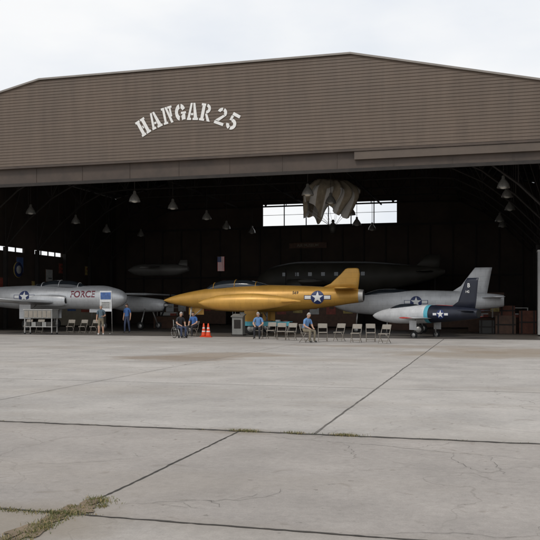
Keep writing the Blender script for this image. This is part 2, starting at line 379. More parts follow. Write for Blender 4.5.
def jet(name,loc,rz,sc,paint,side,tanks=True,tank_key=None,texts=(),starx=8.6,anti=None,nosekey=None,fin_key=None,blunt=False,tankz=0,sweep=0):
    e=empty(name,loc,rz); e.scale=(sc,)*3
    b=MB()
    tab=[(0,1.86,.02,.02),(.3,1.87,.13,.14),(.9,1.89,.27,.30),(2.2,1.93,.47,.52),(3.6,1.95,.64,.70),(5.2,1.95,.78,.76),(6.6,1.95,.78,.74),(8.2,1.98,.66,.66),(9.8,2.03,.50,.52),(11.1,2.08,.36,.38),(11.5,2.08,.31,.33)]
    if blunt: tab=[(0,1.9,.05,.05),(.12,1.9,.28,.30),(.6,1.9,.52,.56),(1.6,1.92,.70,.74)]+tab[4:]
    def kf(x,t):
        if x>11.2: return 'metal'
        if nosekey and x<.5: return nosekey
        if anti and x<3.2 and (t<.06 or t>.94): return anti
        return paint
    S=fuselage(b,tab,kf)
    b.lathe([(.27,0),(.2,-.3),(.02,-.3)],(11.52,0,2.08),(1,0,0),'black',18)
    b.obj('fuselage',e)
    b=MB()
    for s in(-1,1):
        tabi=[(3.7,1.75,.16,.28),(4.1,1.75,.24,.36),(5.2,1.78,.26,.40),(6.6,1.85,.12,.3),(7.4,1.9,.02,.1)]
        fuselage(b,tabi,lambda x,t:paint,16,14,y=s*.62)
        b.lathe([(.17,0),(.02,.01)],(3.69,s*.64,1.75),(-1,0,0),'black',12)
    b.obj('engine_intakes',e)
    b=MB()
    tabc=[(2.5,2.42,.10,.05),(3.0,2.50,.30,.30),(3.7,2.58,.37,.40),(4.8,2.60,.37,.40),(5.7,2.56,.30,.28),(6.3,2.55,.12,.12)]
    fuselage(b,tabc,lambda x,t:'glass_dark',20,24)
    C=cat(tabc,24)
    for xx in (3.1,4.35,5.55):
        c=[np.interp(xx,[q[0] for q in C],[q[i] for q in C]) for i in(1,2,3)]
        b.tube([(xx,(c[1]+.012)*math.cos(R(a)),c[0]+(c[2]+.012)*math.sin(R(a))) for a in range(0,181,15)],.025,paint,5)
    b.obj('canopy',e)
    b=MB()
    for s in(-1,1):
        surf(b,[((4.35,s*.55,1.62),2.6,.34),((4.9+sweep*.55,s*3.2,1.70+tankz*.5),1.95,.24),((5.35+sweep,s*5.25,1.84+tankz),1.4,.16)],paint)
        surf(b,[((9.95,s*.2,2.45),1.25,.12),((10.35,s*2.3,2.47),.75,.07)],paint)
    surf(b,[((8.9,0,2.4),2.3,.14),((9.7,0,2.75),1.55,.12),((10.25,0,3.25),1.05,.1),((10.5,0,3.52),.75,.07),((10.65,0,3.58),.5,.03)],fin_key or paint,'z')
    b.obj('wings_and_tail',e)
    if tanks:
        b=MB()
        for s in(-1,1):
            t0=2.9+sweep
            tt=[(t0,1.80+tankz,.02,.02),(t0+.35,1.80+tankz,.19,.19),(t0+1.2,1.82+tankz,.37,.37),(t0+2.6,1.84+tankz,.42,.42),(t0+4.0,1.86+tankz,.29,.29),(t0+5.2,1.88+tankz,.02,.02)]
            fuselage(b,tt,lambda x,t:(tank_key or paint),18,26,y=s*5.35)
            surf(b,[((t0+4.3,s*5.35-.5,1.87+tankz),.7,.05),((t0+4.3,s*5.35+.5,1.87+tankz),.7,.05)],paint)
        b.obj('tip_tanks',e)
    b=MB()
    b.tube([(1.7,0,1.6),(1.55,0,.3)],.05,'metal'); wheel(b,(1.55,0,.24),.24,.16)
    b.tube([(1.75,0,.9),(2.4,0,1.45)],.025,'metal')
    for s in(-1,1):
        b.tube([(5.7,s*1.5,1.65),(5.7,s*1.55,.35)],.065,'metal'); wheel(b,(5.7,s*1.65,.33),.33,.2)
        b.tube([(5.7,s*1.5,.9),(5.4,s*1.0,1.6)],.03,'metal')
        b.box((5.75,s*1.78,1.1),(.75,.03,.85),paint)
    b.box((1.9,.22,1.25),(.9,.02,.4),paint)
    b.obj('landing_gear',e)
    b=MB()
    star(b,S,starx,2.0,.36,side)
    for txt,sz,x,z,key in texts:
        v,f=text_mesh(txt,sz); decal(b,S,v,f,key,x,z,side,.008,False)
    b.obj('markings',e)
    return e,S
jet('gold_jet_trainer',(-19.85,47.2,.0),0,1.10,'gold_paint',-1,starx=9.1,anti='olive_dark',tankz=-.12,sweep=1.2,texts=[('569',.22,7.9,2.25,'black')])
jet('silver_jet_fighter',(-22.95,48.4,.12),math.pi,1.10,'silver',1,tanks=False,starx=6.45,blunt=True,texts=[('FORCE',.54,2.6,2.12,'force_red')])
def swept_jet(name,loc,rz,sc,front,rear,split,side,fin_top=3.75,finkey=None,texts=(),starx=5.5,redtips=True,finx=0):
    e=empty(name,loc,rz); e.scale=(sc,)*3
    b=MB()
    tab=[(0,1.7,.04,.04),(.3,1.7,.22,.22),(1.2,1.72,.42,.48),(2.8,1.78,.60,.66),(4.8,1.85,.66,.70),(6.8,1.90,.60,.62),(8.6,1.92,.46,.48),(9.7,1.93,.36,.36),(9.9,1.93,.32,.32)]
    S=fuselage(b,tab,lambda x,t:('cyan' if abs(x-split)<.2 else (front if x<split else rear)))
    b.lathe([(.28,0),(.2,-.3),(.02,-.3)],(9.92,0,1.93),(1,0,0),'black',18); b.obj('fuselage',e)
    b=MB()
    tabc=[(1.6,2.12,.10,.05),(2.1,2.2,.28,.24),(2.9,2.30,.33,.34),(3.9,2.34,.30,.30),(4.8,2.4,.1,.12)]
    fuselage(b,tabc,lambda x,t:'glass_dark',18,20); b.obj('canopy',e)
    b=MB()
    for s in(-1,1):
        surf(b,[((3.7,s*.5,1.55),2.5,.3),((5.2,s*2.8,1.60),1.7,.18),((6.0,s*4.1,1.63),1.25,.12)],front)
        surf(b,[((6.0,s*4.1,1.63),1.25,.125),((6.35,s*4.55,1.64),1.0,.08)],'red' if redtips else front)
        surf(b,[((8.6,s*.25,2.1),1.1,.1),((9.3,s*1.8,2.15),.65,.06)],rear)
    surf(b,[((7.3+finx,0,2.25),2.3,.14),((8.15+finx,0,2.8),1.55,.12),((8.75+finx,0,fin_top-.25),1.1,.1),((8.95+finx,0,fin_top),.95,.07)],finkey or rear,'z')
    b.obj('wings_and_tail',e)
    b=MB()
    b.tube([(1.5,0,1.4),(1.4,0,.28)],.045,'metal'); wheel(b,(1.4,0,.22),.22,.14)
    for s in(-1,1):
        b.tube([(5.2,s*1.2,1.5),(5.2,s*1.3,.3)],.055,'metal'); wheel(b,(5.2,s*1.38,.3),.3,.18)
        b.box((5.2,s*1.5,1.05),(.65,.03,.7),front)
    b.obj('landing_gear',e)
    b=MB(); star(b,S,starx,1.87,.34,side)
    for txt,sz,x,z,key,fl in texts:
        v,f=text_mesh(txt,sz); decal(b,S,v,f,key,x,z,side,.008,False,fl)
    b.obj('markings',e); return e
swept_jet('silver_swept_wing_jet',(-9.6,50.2,-.03),0,1.05,'white_paint','white_paint',-5,-1,3.85,texts=[('NAVY',.26,7.9,1.98,'navy',None)],starx=5.0,redtips=True,finx=-.65)
swept_jet('navy_jet_trainer',(-6.55,46.6,-.1),R(-33),.72,'white_paint','navy',5.6,-1,4.5,finkey='navy',texts=[('B',.42,9.1,3.95,'white_ins',-.06),('142',.24,9.0,3.5,'white_ins',-.075)],starx=7.0)
# drab transport aircraft in the shadow at the back
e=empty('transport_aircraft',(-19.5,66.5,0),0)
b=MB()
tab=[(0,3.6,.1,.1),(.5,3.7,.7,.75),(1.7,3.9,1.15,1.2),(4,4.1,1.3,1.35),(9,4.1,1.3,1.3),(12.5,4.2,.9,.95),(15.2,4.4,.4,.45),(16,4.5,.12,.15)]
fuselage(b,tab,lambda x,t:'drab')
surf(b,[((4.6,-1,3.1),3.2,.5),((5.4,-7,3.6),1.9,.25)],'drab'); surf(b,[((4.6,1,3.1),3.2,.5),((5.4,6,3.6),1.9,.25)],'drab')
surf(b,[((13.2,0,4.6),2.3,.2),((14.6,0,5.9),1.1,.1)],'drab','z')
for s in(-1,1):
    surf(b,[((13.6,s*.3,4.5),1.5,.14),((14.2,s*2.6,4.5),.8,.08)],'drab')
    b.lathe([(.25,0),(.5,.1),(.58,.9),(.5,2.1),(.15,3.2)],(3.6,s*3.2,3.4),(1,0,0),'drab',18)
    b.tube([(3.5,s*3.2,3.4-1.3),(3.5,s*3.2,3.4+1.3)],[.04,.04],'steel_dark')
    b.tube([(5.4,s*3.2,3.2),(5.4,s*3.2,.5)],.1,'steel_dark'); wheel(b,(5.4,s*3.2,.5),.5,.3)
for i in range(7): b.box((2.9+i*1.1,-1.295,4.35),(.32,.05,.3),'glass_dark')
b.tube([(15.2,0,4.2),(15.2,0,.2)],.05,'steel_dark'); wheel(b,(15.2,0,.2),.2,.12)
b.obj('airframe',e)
b=MB()
fuselage(b,[(0,4.9,.05,.05),(.7,4.9,.4,.4),(1.6,4.9,.5,.5),(4,4.9,.5,.5),(5.4,4.95,.2,.2)],lambda x,t:'grey_fus')
for xx in (1.4,4.2): b.tube([(xx,0,4.9),(xx,0,11)],.015,'steel_dark',5)
surf(b,[((4.3,0,5.0),1.0,.1),((4.7,0,5.7),.6,.06)],'grey_fus','z')
surf(b,[((2.2,-2.6,5.0),.8,.1),((1.9,0,5.2),1.2,.15),((2.2,2.6,5.0),.8,.1)],'grey_fus')
b.obj('hanging_glider',None,(-29.3,62,-.2))
e=empty('propeller_plane',(-22.4,53.5,0),R(166))
b=MB()
tab=[(0,1.75,.2,.2),(.3,1.75,.42,.42),(1.3,1.78,.48,.5),(3,1.85,.5,.6),(5,1.9,.3,.35),(7,2.0,.1,.15)]
fuselage(b,tab,lambda x,t:'white_paint')
surf(b,[((1.6,-5,2.5),1.3,.15),((1.4,0,2.55),1.6,.2),((1.6,5,2.5),1.3,.15)],'white_paint')
surf(b,[((5.9,0,2.0),1.1,.1),((6.5,0,3.0),.6,.05)],'red','z'); surf(b,[((6,-1.4,2),.7,.06),((5.9,0,2),.9,.08),((6,1.4,2),.7,.06)],'white_paint')
b.lathe([(.03,-.35),(.15,-.1),(.2,.02)],(0,0,1.75),(1,0,0),'metal',14)
b.box((-.08,0,1.75),(.05,.12,1.9),'black',Matrix.Rotation(R(35),3,'X'))
for s in(-1,1): b.tube([(1.5,s*.4,1.5),(1.4,s*1.0,.3)],.05,'metal'); wheel(b,(1.4,s*1.05,.28),.28,.15)
b.tube([(6.8,0,1.9),(6.9,0,.15)],.03,'metal'); wheel(b,(6.9,0,.13),.13,.08)
b.obj('airframe',e)
# ---------------------------------------------------------------- parachute (draped)
b=MB(); n=96; rs=[]
for i in range(17):
    t=i/16; ring=[]
    for k in range(n):
        a=2*math.pi*k/n
        r0=2.05*math.sin(min(1,t*1.5)*math.pi/2)*(1-.25*max(0,t-.5)/.5)
        fold=1+.10*math.cos(a*14+t*3)*min(1,t*1.6)+.12*math.sin(3*a+1)*t+.05*math.sin(a*23)*t
        z=3.0-1.0*t-1.7*max(0,t-.25)**.9+(.38*math.sin(5*a+.5)+.22*math.sin(9*a))*t*t+.10*math.cos(14*a)*t+.35*math.sin(2*a)*t
        ring.append((r0*fold*math.cos(a)+.25*math.sin(t*4),r0*fold*.8*math.sin(a),z))
    rs.append(ring)
b.rings(rs,None,False,True,lambda i,j:('parachute_w' if ((j//4)%2==0 and i>6) else 'parachute') if i>3 else 'parachute')
for k in range(14):
    a=2*math.pi*k/14; b.tube([(1.6*math.cos(a),1.25*math.sin(a),.7),(.4+.15*math.cos(a),.1*math.sin(a),-.45)],.010,'parachute_w',4)
b.tube([(0,0,3.0),(0,0,4.5)],.03,'steel_dark')
b.lathe([(.05,-.4),(.2,-.35),(.26,0),(.2,.3),(.06,.4)],(.4,0,-.6),(0,0,1),'olive_dark',12); b.ell((.4,0,-.12),(.12,.12,.14),'olive_dark')
b.obj('parachute',None,(-11.3,57,7.9),fix=False)
# flag (hung vertically)
b=MB()
for i in range(13):
    x=i*.05
    for q in range(8):
        za,zb=-q*.16,-(q+1)*.16; f=lambda X,Z:.04*math.sin(X*9+Z*2)
        b.add([(x,f(x,za),za),(x+.05,f(x+.05,za),za),(x+.05,f(x+.05,zb),zb),(x,f(x,zb),zb)],[(0,1,2,3)],'blue_ins' if (q<3 and i<7) else ('red' if i%2==0 else 'white_ins'))
b.tube([(-.05,0,.02),(.70,0,.02)],.02,'wood'); b.tube([(.32,0,.02),(.32,0,6)],.008,'steel_dark',4)
b.obj('hanging_flag',None,(-20.0,58,5.45),0,.85)
# ---------------------------------------------------------------- interior furnishings
keys=['poster_r','poster_b','poster_y','poster_w','wood','white_paint']
for i in range(11):
    y=46+i*2.2+random.uniform(-.3,.3); z=random.choice([3.4,4.3,5.0]); w=random.uniform(.7,1.3); h=random.uniform(.6,1.2)
    b=MB(); b.box((0,0,0),(.05,w+.1,h+.1),'wood'); b.box((.03,0,0),(.03,w,h),keys[i%4])
    b.box((.05,0,h*.2),(.02,w*.6,h*.25),keys[(i+2)%6]); b.box((.05,w*.1,-h*.22),(.02,w*.5,h*.08),'black')
    b.obj('wall_poster',None,(X0+.04,y,z))
for y,z in ((48.6,3.9),(51.4,4.5),(56.5,4.6)):
    b=MB(); b.lathe([(.62,0),(.66,.05),(.6,.09),(.02,.1)],(0,0,0),(1,0,0),'blue_ins',28,True,lambda i,j:'poster_y' if i<2 else 'blue_ins')
    b.lathe([(.34,0),(.33,.03),(.02,.03)],(.11,0,0),(1,0,0),'poster_w',20); b.obj('wall_plaque',None,(X0+.02,y,z))
def partition(x,y,w,h,key,rz=0):
    b=MB(); b.box((0,0,h/2+.05),(w,.08,h-.1),key); 
    for s in(-1,1): b.box((s*(w/2+.02),0,h/2),(.06,.12,h),'steel_dark'); b.box((s*w*.4,0,.03),(.08,.6,.05),'steel_dark')
    n=int(w/1.2)
    for i in range(n): 
        b.box((-w/2+(i+.5)*w/n,-.06,h*.62),(.75,.03,random.uniform(.5,.9)),keys[random.randrange(6)])
        b.box((-w/2+(i+.5)*w/n+.05,-.085,h*.65),(.35,.02,.2),keys[random.randrange(6)])
    b.obj('display_partition',None,(x,y,0),rz)
partition(-32.8,60,5,2.6,'beige'); partition(-14,62,8,2.4,'wood'); partition(-2,62,6,2.7,'wood'); partition(-26,69,6,2.5,'wood')
def case(x,y,w,h,rz=0):
    b=MB(); b.box((0,0,.45),(w,.7,.9),'wood'); b.box((0,0,.93),(w+.04,.74,.05),'steel_dark')
    for sx in(-1,1):
        for sy in(-1,1): b.box((sx*(w/2-.02),sy*.33,.955+h/2),(.03,.03,h),'metal')
    b.box((0,0,.97+h),(w,.7,.03),'metal'); b.box((0,.1,1.1),(w*.6,.3,.25),'poster_w'); b.box((w*.2,-.1,1.05),(w*.2,.2,.18),'poster_r')
    b.obj('display_case',None,(x,y,0),rz)
for x,y,w in ((-34,46,2),(-24,58,2.2),(-17.5,58,2.4),(-6,58,2),(1.2,53.5,2.2),(-.6,55,1.6)): case(x,y,w,.6)
b=MB(); b.box((0,0,0),(3.6,.04,.5),'wood'); v,f=text_mesh('AIR MUSEUM',.36); b.add([(a,-.03,c) for a,c,_ in v],f,'beige'); b.tube([(-1.8,0,.26),(1.8,0,.26)],.025,'wood',6)
b.obj('wall_banner',None,(-16.5,YB-.25,7.4))
b=MB()
for i,(x,y,z,w,h,k) in enumerate([(0,0,0,1.2,1.1,'wood'),(.1,.05,1.1,.9,.6,'rust'),(1.3,.2,0,1.0,1.4,'rust'),(-1.1,.3,0,.9,.8,'olive_dark')]):
    b.box((x,y,z+h/2+.002*i),(w,.9,h),k)
    for q in(-1,1): b.box((x+q*w*.36,y-.465,z+h/2+.002*i),(.09,.03,h*.98),'steel_dark')
    b.box((x,y-.47,z+h*.5),(w*.98,.025,.08),'steel_dark')
b.obj('stacked_crates',None,(.9,51.5,0.006))
b=MB(); b.bb(-.45,.45,-.4,.4,.08,4.7,'cabinet'); b.bb(-.48,.48,-.43,.43,4.702,4.8,'metal'); b.bb(-.01,.01,-.412,-.402,.15,4.6,'steel_dark')
b.bb(-.4,.4,-.35,.35,0,.078,'black'); b.bb(.05,.08,-.45,-.415,1.6,2.0,'metal'); b.bb(-.3,.3,-.42,-.404,3.0,3.9,'poster_b')
b.obj('storage_cabinet',None,(3.02,47.5,0.006))
b=MB()
b.box((0,0,1.98),(.78,.05,1.25),'white_paint'); b.box((0,-.03,2.3),(.68,.02,.42),'poster_b'); b.box((0,-.03,1.75),(.66,.02,.4),'poster_w')
for i in range(5): b.box((0,-.045,1.9-i*.08),(.5,.01,.025),'black')
for s in(-1,1): b.tube([(s*.36,.03,2.6),(s*.40,.03,.05)],.02,'metal',6); b.box((s*.4,.03,.03),(.06,.6,.04),'metal')
b.obj('information_sign',None,(-22.45,44.4,0.006))
b=MB(); b.box((0,0,.55),(.62,.5,1.1),'box_grey'); b.box((0,-.02,1.14),(.74,.6,.06),'box_grey',Matrix.Rotation(R(12),3,'X')); b.box((0,0,.03),(.7,.58,.06),'steel_dark')
b.box((0,-.256,.65),(.4,.012,.5),'steel_dark'); b.tube([(.1,0,1.15),(.12,-.12,1.42)],.01,'black',5); b.obj('podium',None,(-13.9,44.0,.006))
b=MB(); b.box((0,0,1.2),(1.9,.7,.5),'box_grey'); b.box((0,0,1.47),(1.96,.76,.05),'metal'); b.box((0,0,.45),(1.8,.6,.04),'metal')
for sx in(-1,1):
    for sy in(-1,1): b.box((sx*.9,sy*.3,.52),(.05,.05,.85),'metal'); b.lathe([(.02,-.02),(.06,-.02),(.06,.02),(.02,.02)],(sx*.9,sy*.3,.06),(0,1,0),'tyre',10)
for i in range(6): b.box((-.75+i*.3,-.36,1.2),(.24,.03,.40),'chair_tan')
for i in range(5): b.box((-.7+i*.35,0,.60),(.28,.5,.26),'box_grey' if i%2 else 'olive_dark')
b.obj('equipment_cart',None,(-25.9,42.8,.006))
b=MB(); b.box((0,0,.76),(3.4,.75,.03),'cyan')
for i in range(34):
    x=-1.7+i*.1; y0=-.38-.015*math.sin(i*1.9); y1=-.38-.015*math.sin((i+1)*1.9)
    b.add([(x,y0,.775),(x+.1,y1,.775),(x+.1,y1-.01,.52),(x,y0-.01,.52)],[(0,1,2,3)],'cyan')
for sx in(-1,1):
    for sy in(-1,1): b.tube([(sx*1.5,sy*.3,.75),(sx*1.55,sy*.3,0)],.015,'metal',6)
for i in range(7): b.box((-1.4+i*.46,.05,.80+.02*(i%2)),(.22,.3,.04+.03*(i%3)),keys[i%6])
b.obj('folding_table',None,(-12.9,45.6,.006))
def cone(x,y):
    b=MB(); b.box((0,0,.02),(.38,.38,.035),'cone_orange')
    pr=[(.15,.037),(.13,.12),(.105,.28),(.095,.34),(.075,.46),(.065,.52),(.04,.70),(.028,.74),(.015,.735)]
    b.lathe(pr,(0,0,0),(0,0,1),None,20,True,lambda i,j:'cone_white' if i in(2,4) else 'cone_orange'); b.obj('traffic_cone',None,(x,y,.006),.2)
cone(-15.0,41.2); cone(-14.65,40.95)
# ---------------------------------------------------------------- chairs
def chair(x,y,rz=0):
    b=MB(); r=.014
    b.box((0,0,.44),(.40,.38,.025),'chair_tan'); b.box((0,-.19,.43),(.38,.02,.04),'chair_tan')
    b.box((0,.235,.73),(.40,.018,.20),'chair_tan',Matrix.Rotation(R(-10),3,'X'))
    for s in(-1,1):
        xx=s*.21
        b.tube([(xx,.27,.83),(xx,.10,.45),(xx,-.18,.015)],r,'chair_tan',6)
        b.tube([(xx*.95,-.17,.43),(xx*.95,.25,.015)],r,'chair_tan',6)
    b.tube([(-.21,.27,.83),(.21,.27,.83)],r,'chair_tan',6); b.tube([(-.21,-.12,.11),(.21,-.12,.11)],r*.8,'chair_tan',6); b.tube([(-.2,.18,.11),(.2,.18,.11)],r*.8,'chair_tan',6)
    b.obj('folding_chair',None,(x,y,.006),rz)
chairs=[(-11.4,39.4,.1),(-10.75,39.5,.0),(-9.9,38.3,.15),(-9.3,37.9,-.1),(-8.1,35.9,1.0),(-7.6,37.2,.25),(-6.9,37.6,-.3),(-5.9,36.4,-.1),(-5.35,37.3,.2),(-4.55,35.9,-.35),(-24.9,44.5,.1),(-24.1,44.6,0),(-23.3,44.5,-.1),(-27.2,44.8,.1),(-28,44.7,.0),(-15.7,41.5,-.2)]
for c in chairs: chair(*c)
# ---------------------------------------------------------------- people
def person(name,pose,loc,rz,shirt,pants,hair,shorts=False,cap=None,headturn=0):
    J=pose
    names=list(J.keys()); idx={k:i for i,k in enumerate(names)}
    E=[('pelvis','waist'),('waist','chest'),('chest','neckb'),('neckb','neck')]
    for s in('L','R'): E+=[('neckb','sh'+s),('sh'+s,'el'+s),('el'+s,'wr'+s),('wr'+s,'pa'+s),('pelvis','hip'+s),('hip'+s,'kn'+s),('kn'+s,'an'+s),('an'+s,'toe'+s)]
    me=bpy.data.meshes.new('body_tmp'); me.from_pydata([J[k][0] for k in names],[(idx[a],idx[c]) for a,c in E],[])
    o=bpy.data.objects.new('body_tmp',me); COL.objects.link(o)
    md=o.modifiers.new('s','SKIN'); md.use_smooth_shade=True
    for i,k in enumerate(names):
        rr=J[k][1]; rr=rr if hasattr(rr,'__len__') else (rr,rr)
        me.skin_vertices[0].data[i].radius=rr; me.skin_vertices[0].data[i].use_root=(k=='pelvis')
    sd=o.modifiers.new('ss','SUBSURF'); sd.levels=2; sd.render_levels=2
    dg=bpy.context.evaluated_depsgraph_get(); dg.update()
    m2=bpy.data.meshes.new_from_object(o.evaluated_get(dg))
    vs=[v.co.copy() for v in m2.vertices]; fs=[tuple(p.vertices) for p in m2.polygons]
    bpy.data.objects.remove(o)
    b=MB(); b.v=[tuple(v) for v in vs]
    P={k:Vector(J[k][0]) for k in names}
    def segd(p,a,c):
        ab=c-a; t=max(0,min(1,(p-a).dot(ab)/ab.length_squared)); return (p-(a+ab*t)).length,t
    for f in fs:
        c=sum((vs[i] for i in f),Vector())/len(f); best=None
        for a,cc in E:
            d,t=segd(c,P[a],P[cc])
            rad=(max(J[a][1]) if hasattr(J[a][1],'__len__') else J[a][1])
            d2=d/max(rad,.04)
            if best is None or d2<best[0]: best=(d2,a,cc,t)
        _,a,cc,t=best
        if a=='neckb' and cc=='neck': k='skin' if t>.25 else shirt
        elif a[:2] in('el','wr'): k='skin'
        elif a[:2]=='sh' and cc[:2]=='el': k='skin' if t>.72 else shirt
        elif a[:3]=='hip': k=pants if not (shorts and t>.9) else 'skin'
        elif a[:2]=='kn': k='skin' if shorts else pants
        elif a[:2]=='an': k='shoe_white' if shorts else 'shoe'
        elif a=='pelvis' and cc[:3]=='hip': k=pants
        elif a=='pelvis': k=pants if t<.35 else shirt
        else: k=shirt
        b.face(f,k,True)
    hc=P['head']; ht=Matrix.Rotation(headturn,3,'Z')
    def H(p): return hc+ht@Vector(p)
    rs=[]; m=14;n=18
    for i in range(m+1):
        ph=max(-1.55,min(1.55,-math.pi/2+math.pi*i/m)); ring=[]
        for k in range(n):
            t=2*math.pi*k/n; x=.076*math.cos(ph)*math.cos(t); y=.096*math.cos(ph)*math.sin(t); z=.118*math.sin(ph)
            if z<0: x*=1-.25*(-z/.118); y=y*(1-.12*(-z/.118))-.012*(-z/.118)
            ring.append(H((x,y,z)))
        rs.append(ring)
    b.rings(rs,'skin')
    b.tube([P['neck'],H((0,.01,-.06))],[.055,.055],'skin',12)
    b.tube([H((0,-.088,.02)),H((0,-.112,-.022)),H((0,-.09,-.03))],[.008,.016,.012],'skin',8)
    b.ell(H((0,-.084,-.055)),(.024,.010,.006),'lip',8,6)
    for s in(-1,1):
        b.ell(H((s*.029,-.083,.012)),(.012,.008,.007),'white_ins',8,6); b.ell(H((s*.029,-.090,.012)),(.005,.003,.005),'black',6,4)
        b.ell(H((s*.03,-.088,.03)),(.016,.006,.004),hair,6,4)
        b.ell(H((s*.078,.008,-.005)),(.01,.02,.03),'skin',8,6)
    rs=[]
    for i in range(9):
        ph=.08+(1.55-.08)*i/8; ring=[]
        for k in range(18):
            t=2*math.pi*k/18; lift=.035*max(0,-math.sin(t))*(1-i/8); dn=-.05*max(0,math.sin(t))*(1-i/8)
            ring.append(H((.083*math.cos(ph)*math.cos(t),.103*math.cos(ph)*math.sin(t)+.004,.126*math.sin(ph)+lift+dn)))
        rs.append(ring)
    b.rings(rs,cap or hair)
    if cap: b.ell(H((0,-.12,.05)),(.065,.07,.008),cap,12,6)
    for s,sg in(('L',-1),('R',1)):
        w=P['wr'+s]; pa=P['pa'+s]; d=(pa-w).normalized()
        side=Vector((0,1,0)) if abs(d.z)>.6 else Vector((1,0,0)); side=(side-d*side.dot(d)).normalized(); cl=d.cross(side).normalized()
        if cl.dot(Vector((0,0,-1)) if abs(d.z)<.6 else Vector((-sg,0,0)))<0: cl=-cl
        for i,ln in enumerate((.062,.075,.08,.073,)):
            base=pa-d*.005+side*(-.027+i*.018); p1=base+d*ln*.45+cl*.005; p2=p1+d*ln*.32+cl*.014; p3=p2+d*ln*.2+cl*.018
            b.tube([base-d*.02,base,p1,p2,p3],[.009,.009,.0085,.0075,.005],'skin',7)
        tb=w+d*.03+side*.03; b.tube([tb-side*.02,tb+side*.008+d*.015,tb+side*.014+d*.045,tb+side*.008+d*.065+cl*.01],[.012,.011,.010,.006],'skin',7)
    b.obj(name,None,loc,rz)
def stand(h=1.75,armbend=0.0,step=0.0):
    k=h/1.75
    J={'pelvis':((0,0,.95),(.15,.125)),'waist':((0,0,1.08),(.145,.125)),'chest':((0,.01,1.28),(.15,.12)),'neckb':((0,.01,1.43),(.085,.08)),'neck':((0,0,1.51),.055),'head':((0,-.02,1.635),.01)}
    for s,g in(('L',-1),('R',1)):
        J['sh'+s]=((g*.175,.01,1.40),.07); J['el'+s]=((g*.235,.04,1.12),.048)
        if armbend and s=='R': J['wr'+s]=((g*.15,-.17,1.08),.032); J['pa'+s]=((g*.09,-.23,1.10),.034)
        else: J['wr'+s]=((g*.25,-.02,.88),.032); J['pa'+s]=((g*.25,-.04,.80),.034)
        J['hip'+s]=((g*.09,0,.88),.098); J['kn'+s]=((g*.11,-.02+g*step,.49),.065); J['an'+s]=((g*.12,.02+g*step*1.6,.085),.045); J['toe'+s]=((g*.14,-.13+g*step*1.6,.045),.04)
    return {n:(tuple(c*k for c in p),r) for n,(p,r) in J.items() }
def sit(lean=0.0,spread=.13):
    J={'pelvis':((0,.06,.565),(.15,.12)),'waist':((0,.09-lean*.2,.70),(.15,.13)),'chest':((0,.08-lean*.6,.90),(.155,.125)),'neckb':((0,.05-lean,1.06),(.085,.08)),'neck':((0,.03-lean*1.1,1.13),.055),'head':((0,.0-lean*1.3,1.25),.01)}
    for s,g in(('L',-1),('R',1)):
        J['sh'+s]=((g*.175,.05-lean,1.03),.07); J['el'+s]=((g*.25,-.02-lean*.8,.77),.048); J['wr'+s]=((g*.15,-.24-lean*.3,.68),.032); J['pa'+s]=((g*.12,-.31-lean*.3,.655),.034)
        J['hip'+s]=((g*.10,.0,.55),.098); J['kn'+s]=((g*spread,-.40,.545),.068); J['an'+s]=((g*spread,-.36,.09),.045); J['toe'+s]=((g*(spread+.02),-.51,.045),.04)
    return J
person('standing_man',stand(1.74,1,.03),(-21.75,42.4,.006),.3,'shirt_green','khaki','hair_grey',shorts=True,headturn=.3)
person('standing_man',stand(1.84,0,.05),(-22.0,46.4,.006),-.2,'shirt_blue','jeans','hair_dark',headturn=-.3)
person('seated_man',sit(.03),(-11.4,39.4,.006),.1,'shirt_ltblue','dark_pants','hair_grey',headturn=-.4)
person('seated_man',sit(.12,.15),(-8.1,35.9,.006),1.0,'shirt_ltblue','khaki','hair_grey',headturn=.1)
person('seated_woman',sit(.05),(-15.7,41.5,.006),-.2,'shirt_blue','dark_pants','hair_dark',headturn=.6)
def wheelchair(x,y,rz):
    b=MB()
    for s in(-1,1):
        n=26; b.tube([(s*.30,.05+.30*math.cos(2*PI*i/n),.31+.30*math.sin(2*PI*i/n)) for i in range(n+1)],.017,'tyre',6)
        b.tube([(s*.335,.05+.26*math.cos(2*PI*i/n),.31+.26*math.sin(2*PI*i/n)) for i in range(n+1)],.008,'metal',5)
        for i in range(8): b.tube([(s*.30,.05,.31),(s*.30,.05+.29*math.cos(PI*i/4),.31+.29*math.sin(PI*i/4))],.003,'metal',4)
        b.tube([(s*.25,.25,.95),(s*.25,.22,.45),(s*.25,-.28,.45),(s*.24,-.45,.12)],.013,'metal',6)
        b.tube([(s*.25,.25,.93),(s*.25,.36,.93)],.016,'black',6); b.tube([(s*.25,.2,.68),(s*.25,-.2,.68),(s*.25,-.24,.45)],.013,'metal',6)
        b.box((s*.25,0,.70),(.05,.32,.03),'black'); b.box((s*.13,-.5,.10),(.16,.16,.015),'black')
        b.lathe([(.02,-.015),(.08,-.015),(.08,.015),(.02,.015)],(s*.23,-.30,.086),(1,0,0),'tyre',12); b.tube([(s*.23,-.29,.1),(s*.25,-.26,.44)],.01,'metal',5)
    b.box((0,0,.45),(.46,.42,.03),'black'); b.box((0,.245,.72),(.46,.02,.4),'black')
    b.obj('wheelchair',None,(x,y,.006),rz)
wheelchair(-15.75,39.6,.9)
person('man_in_wheelchair',sit(.1),(-15.75,39.6,.006),.9,'dark_pants','jeans','hair_grey',headturn=.0)
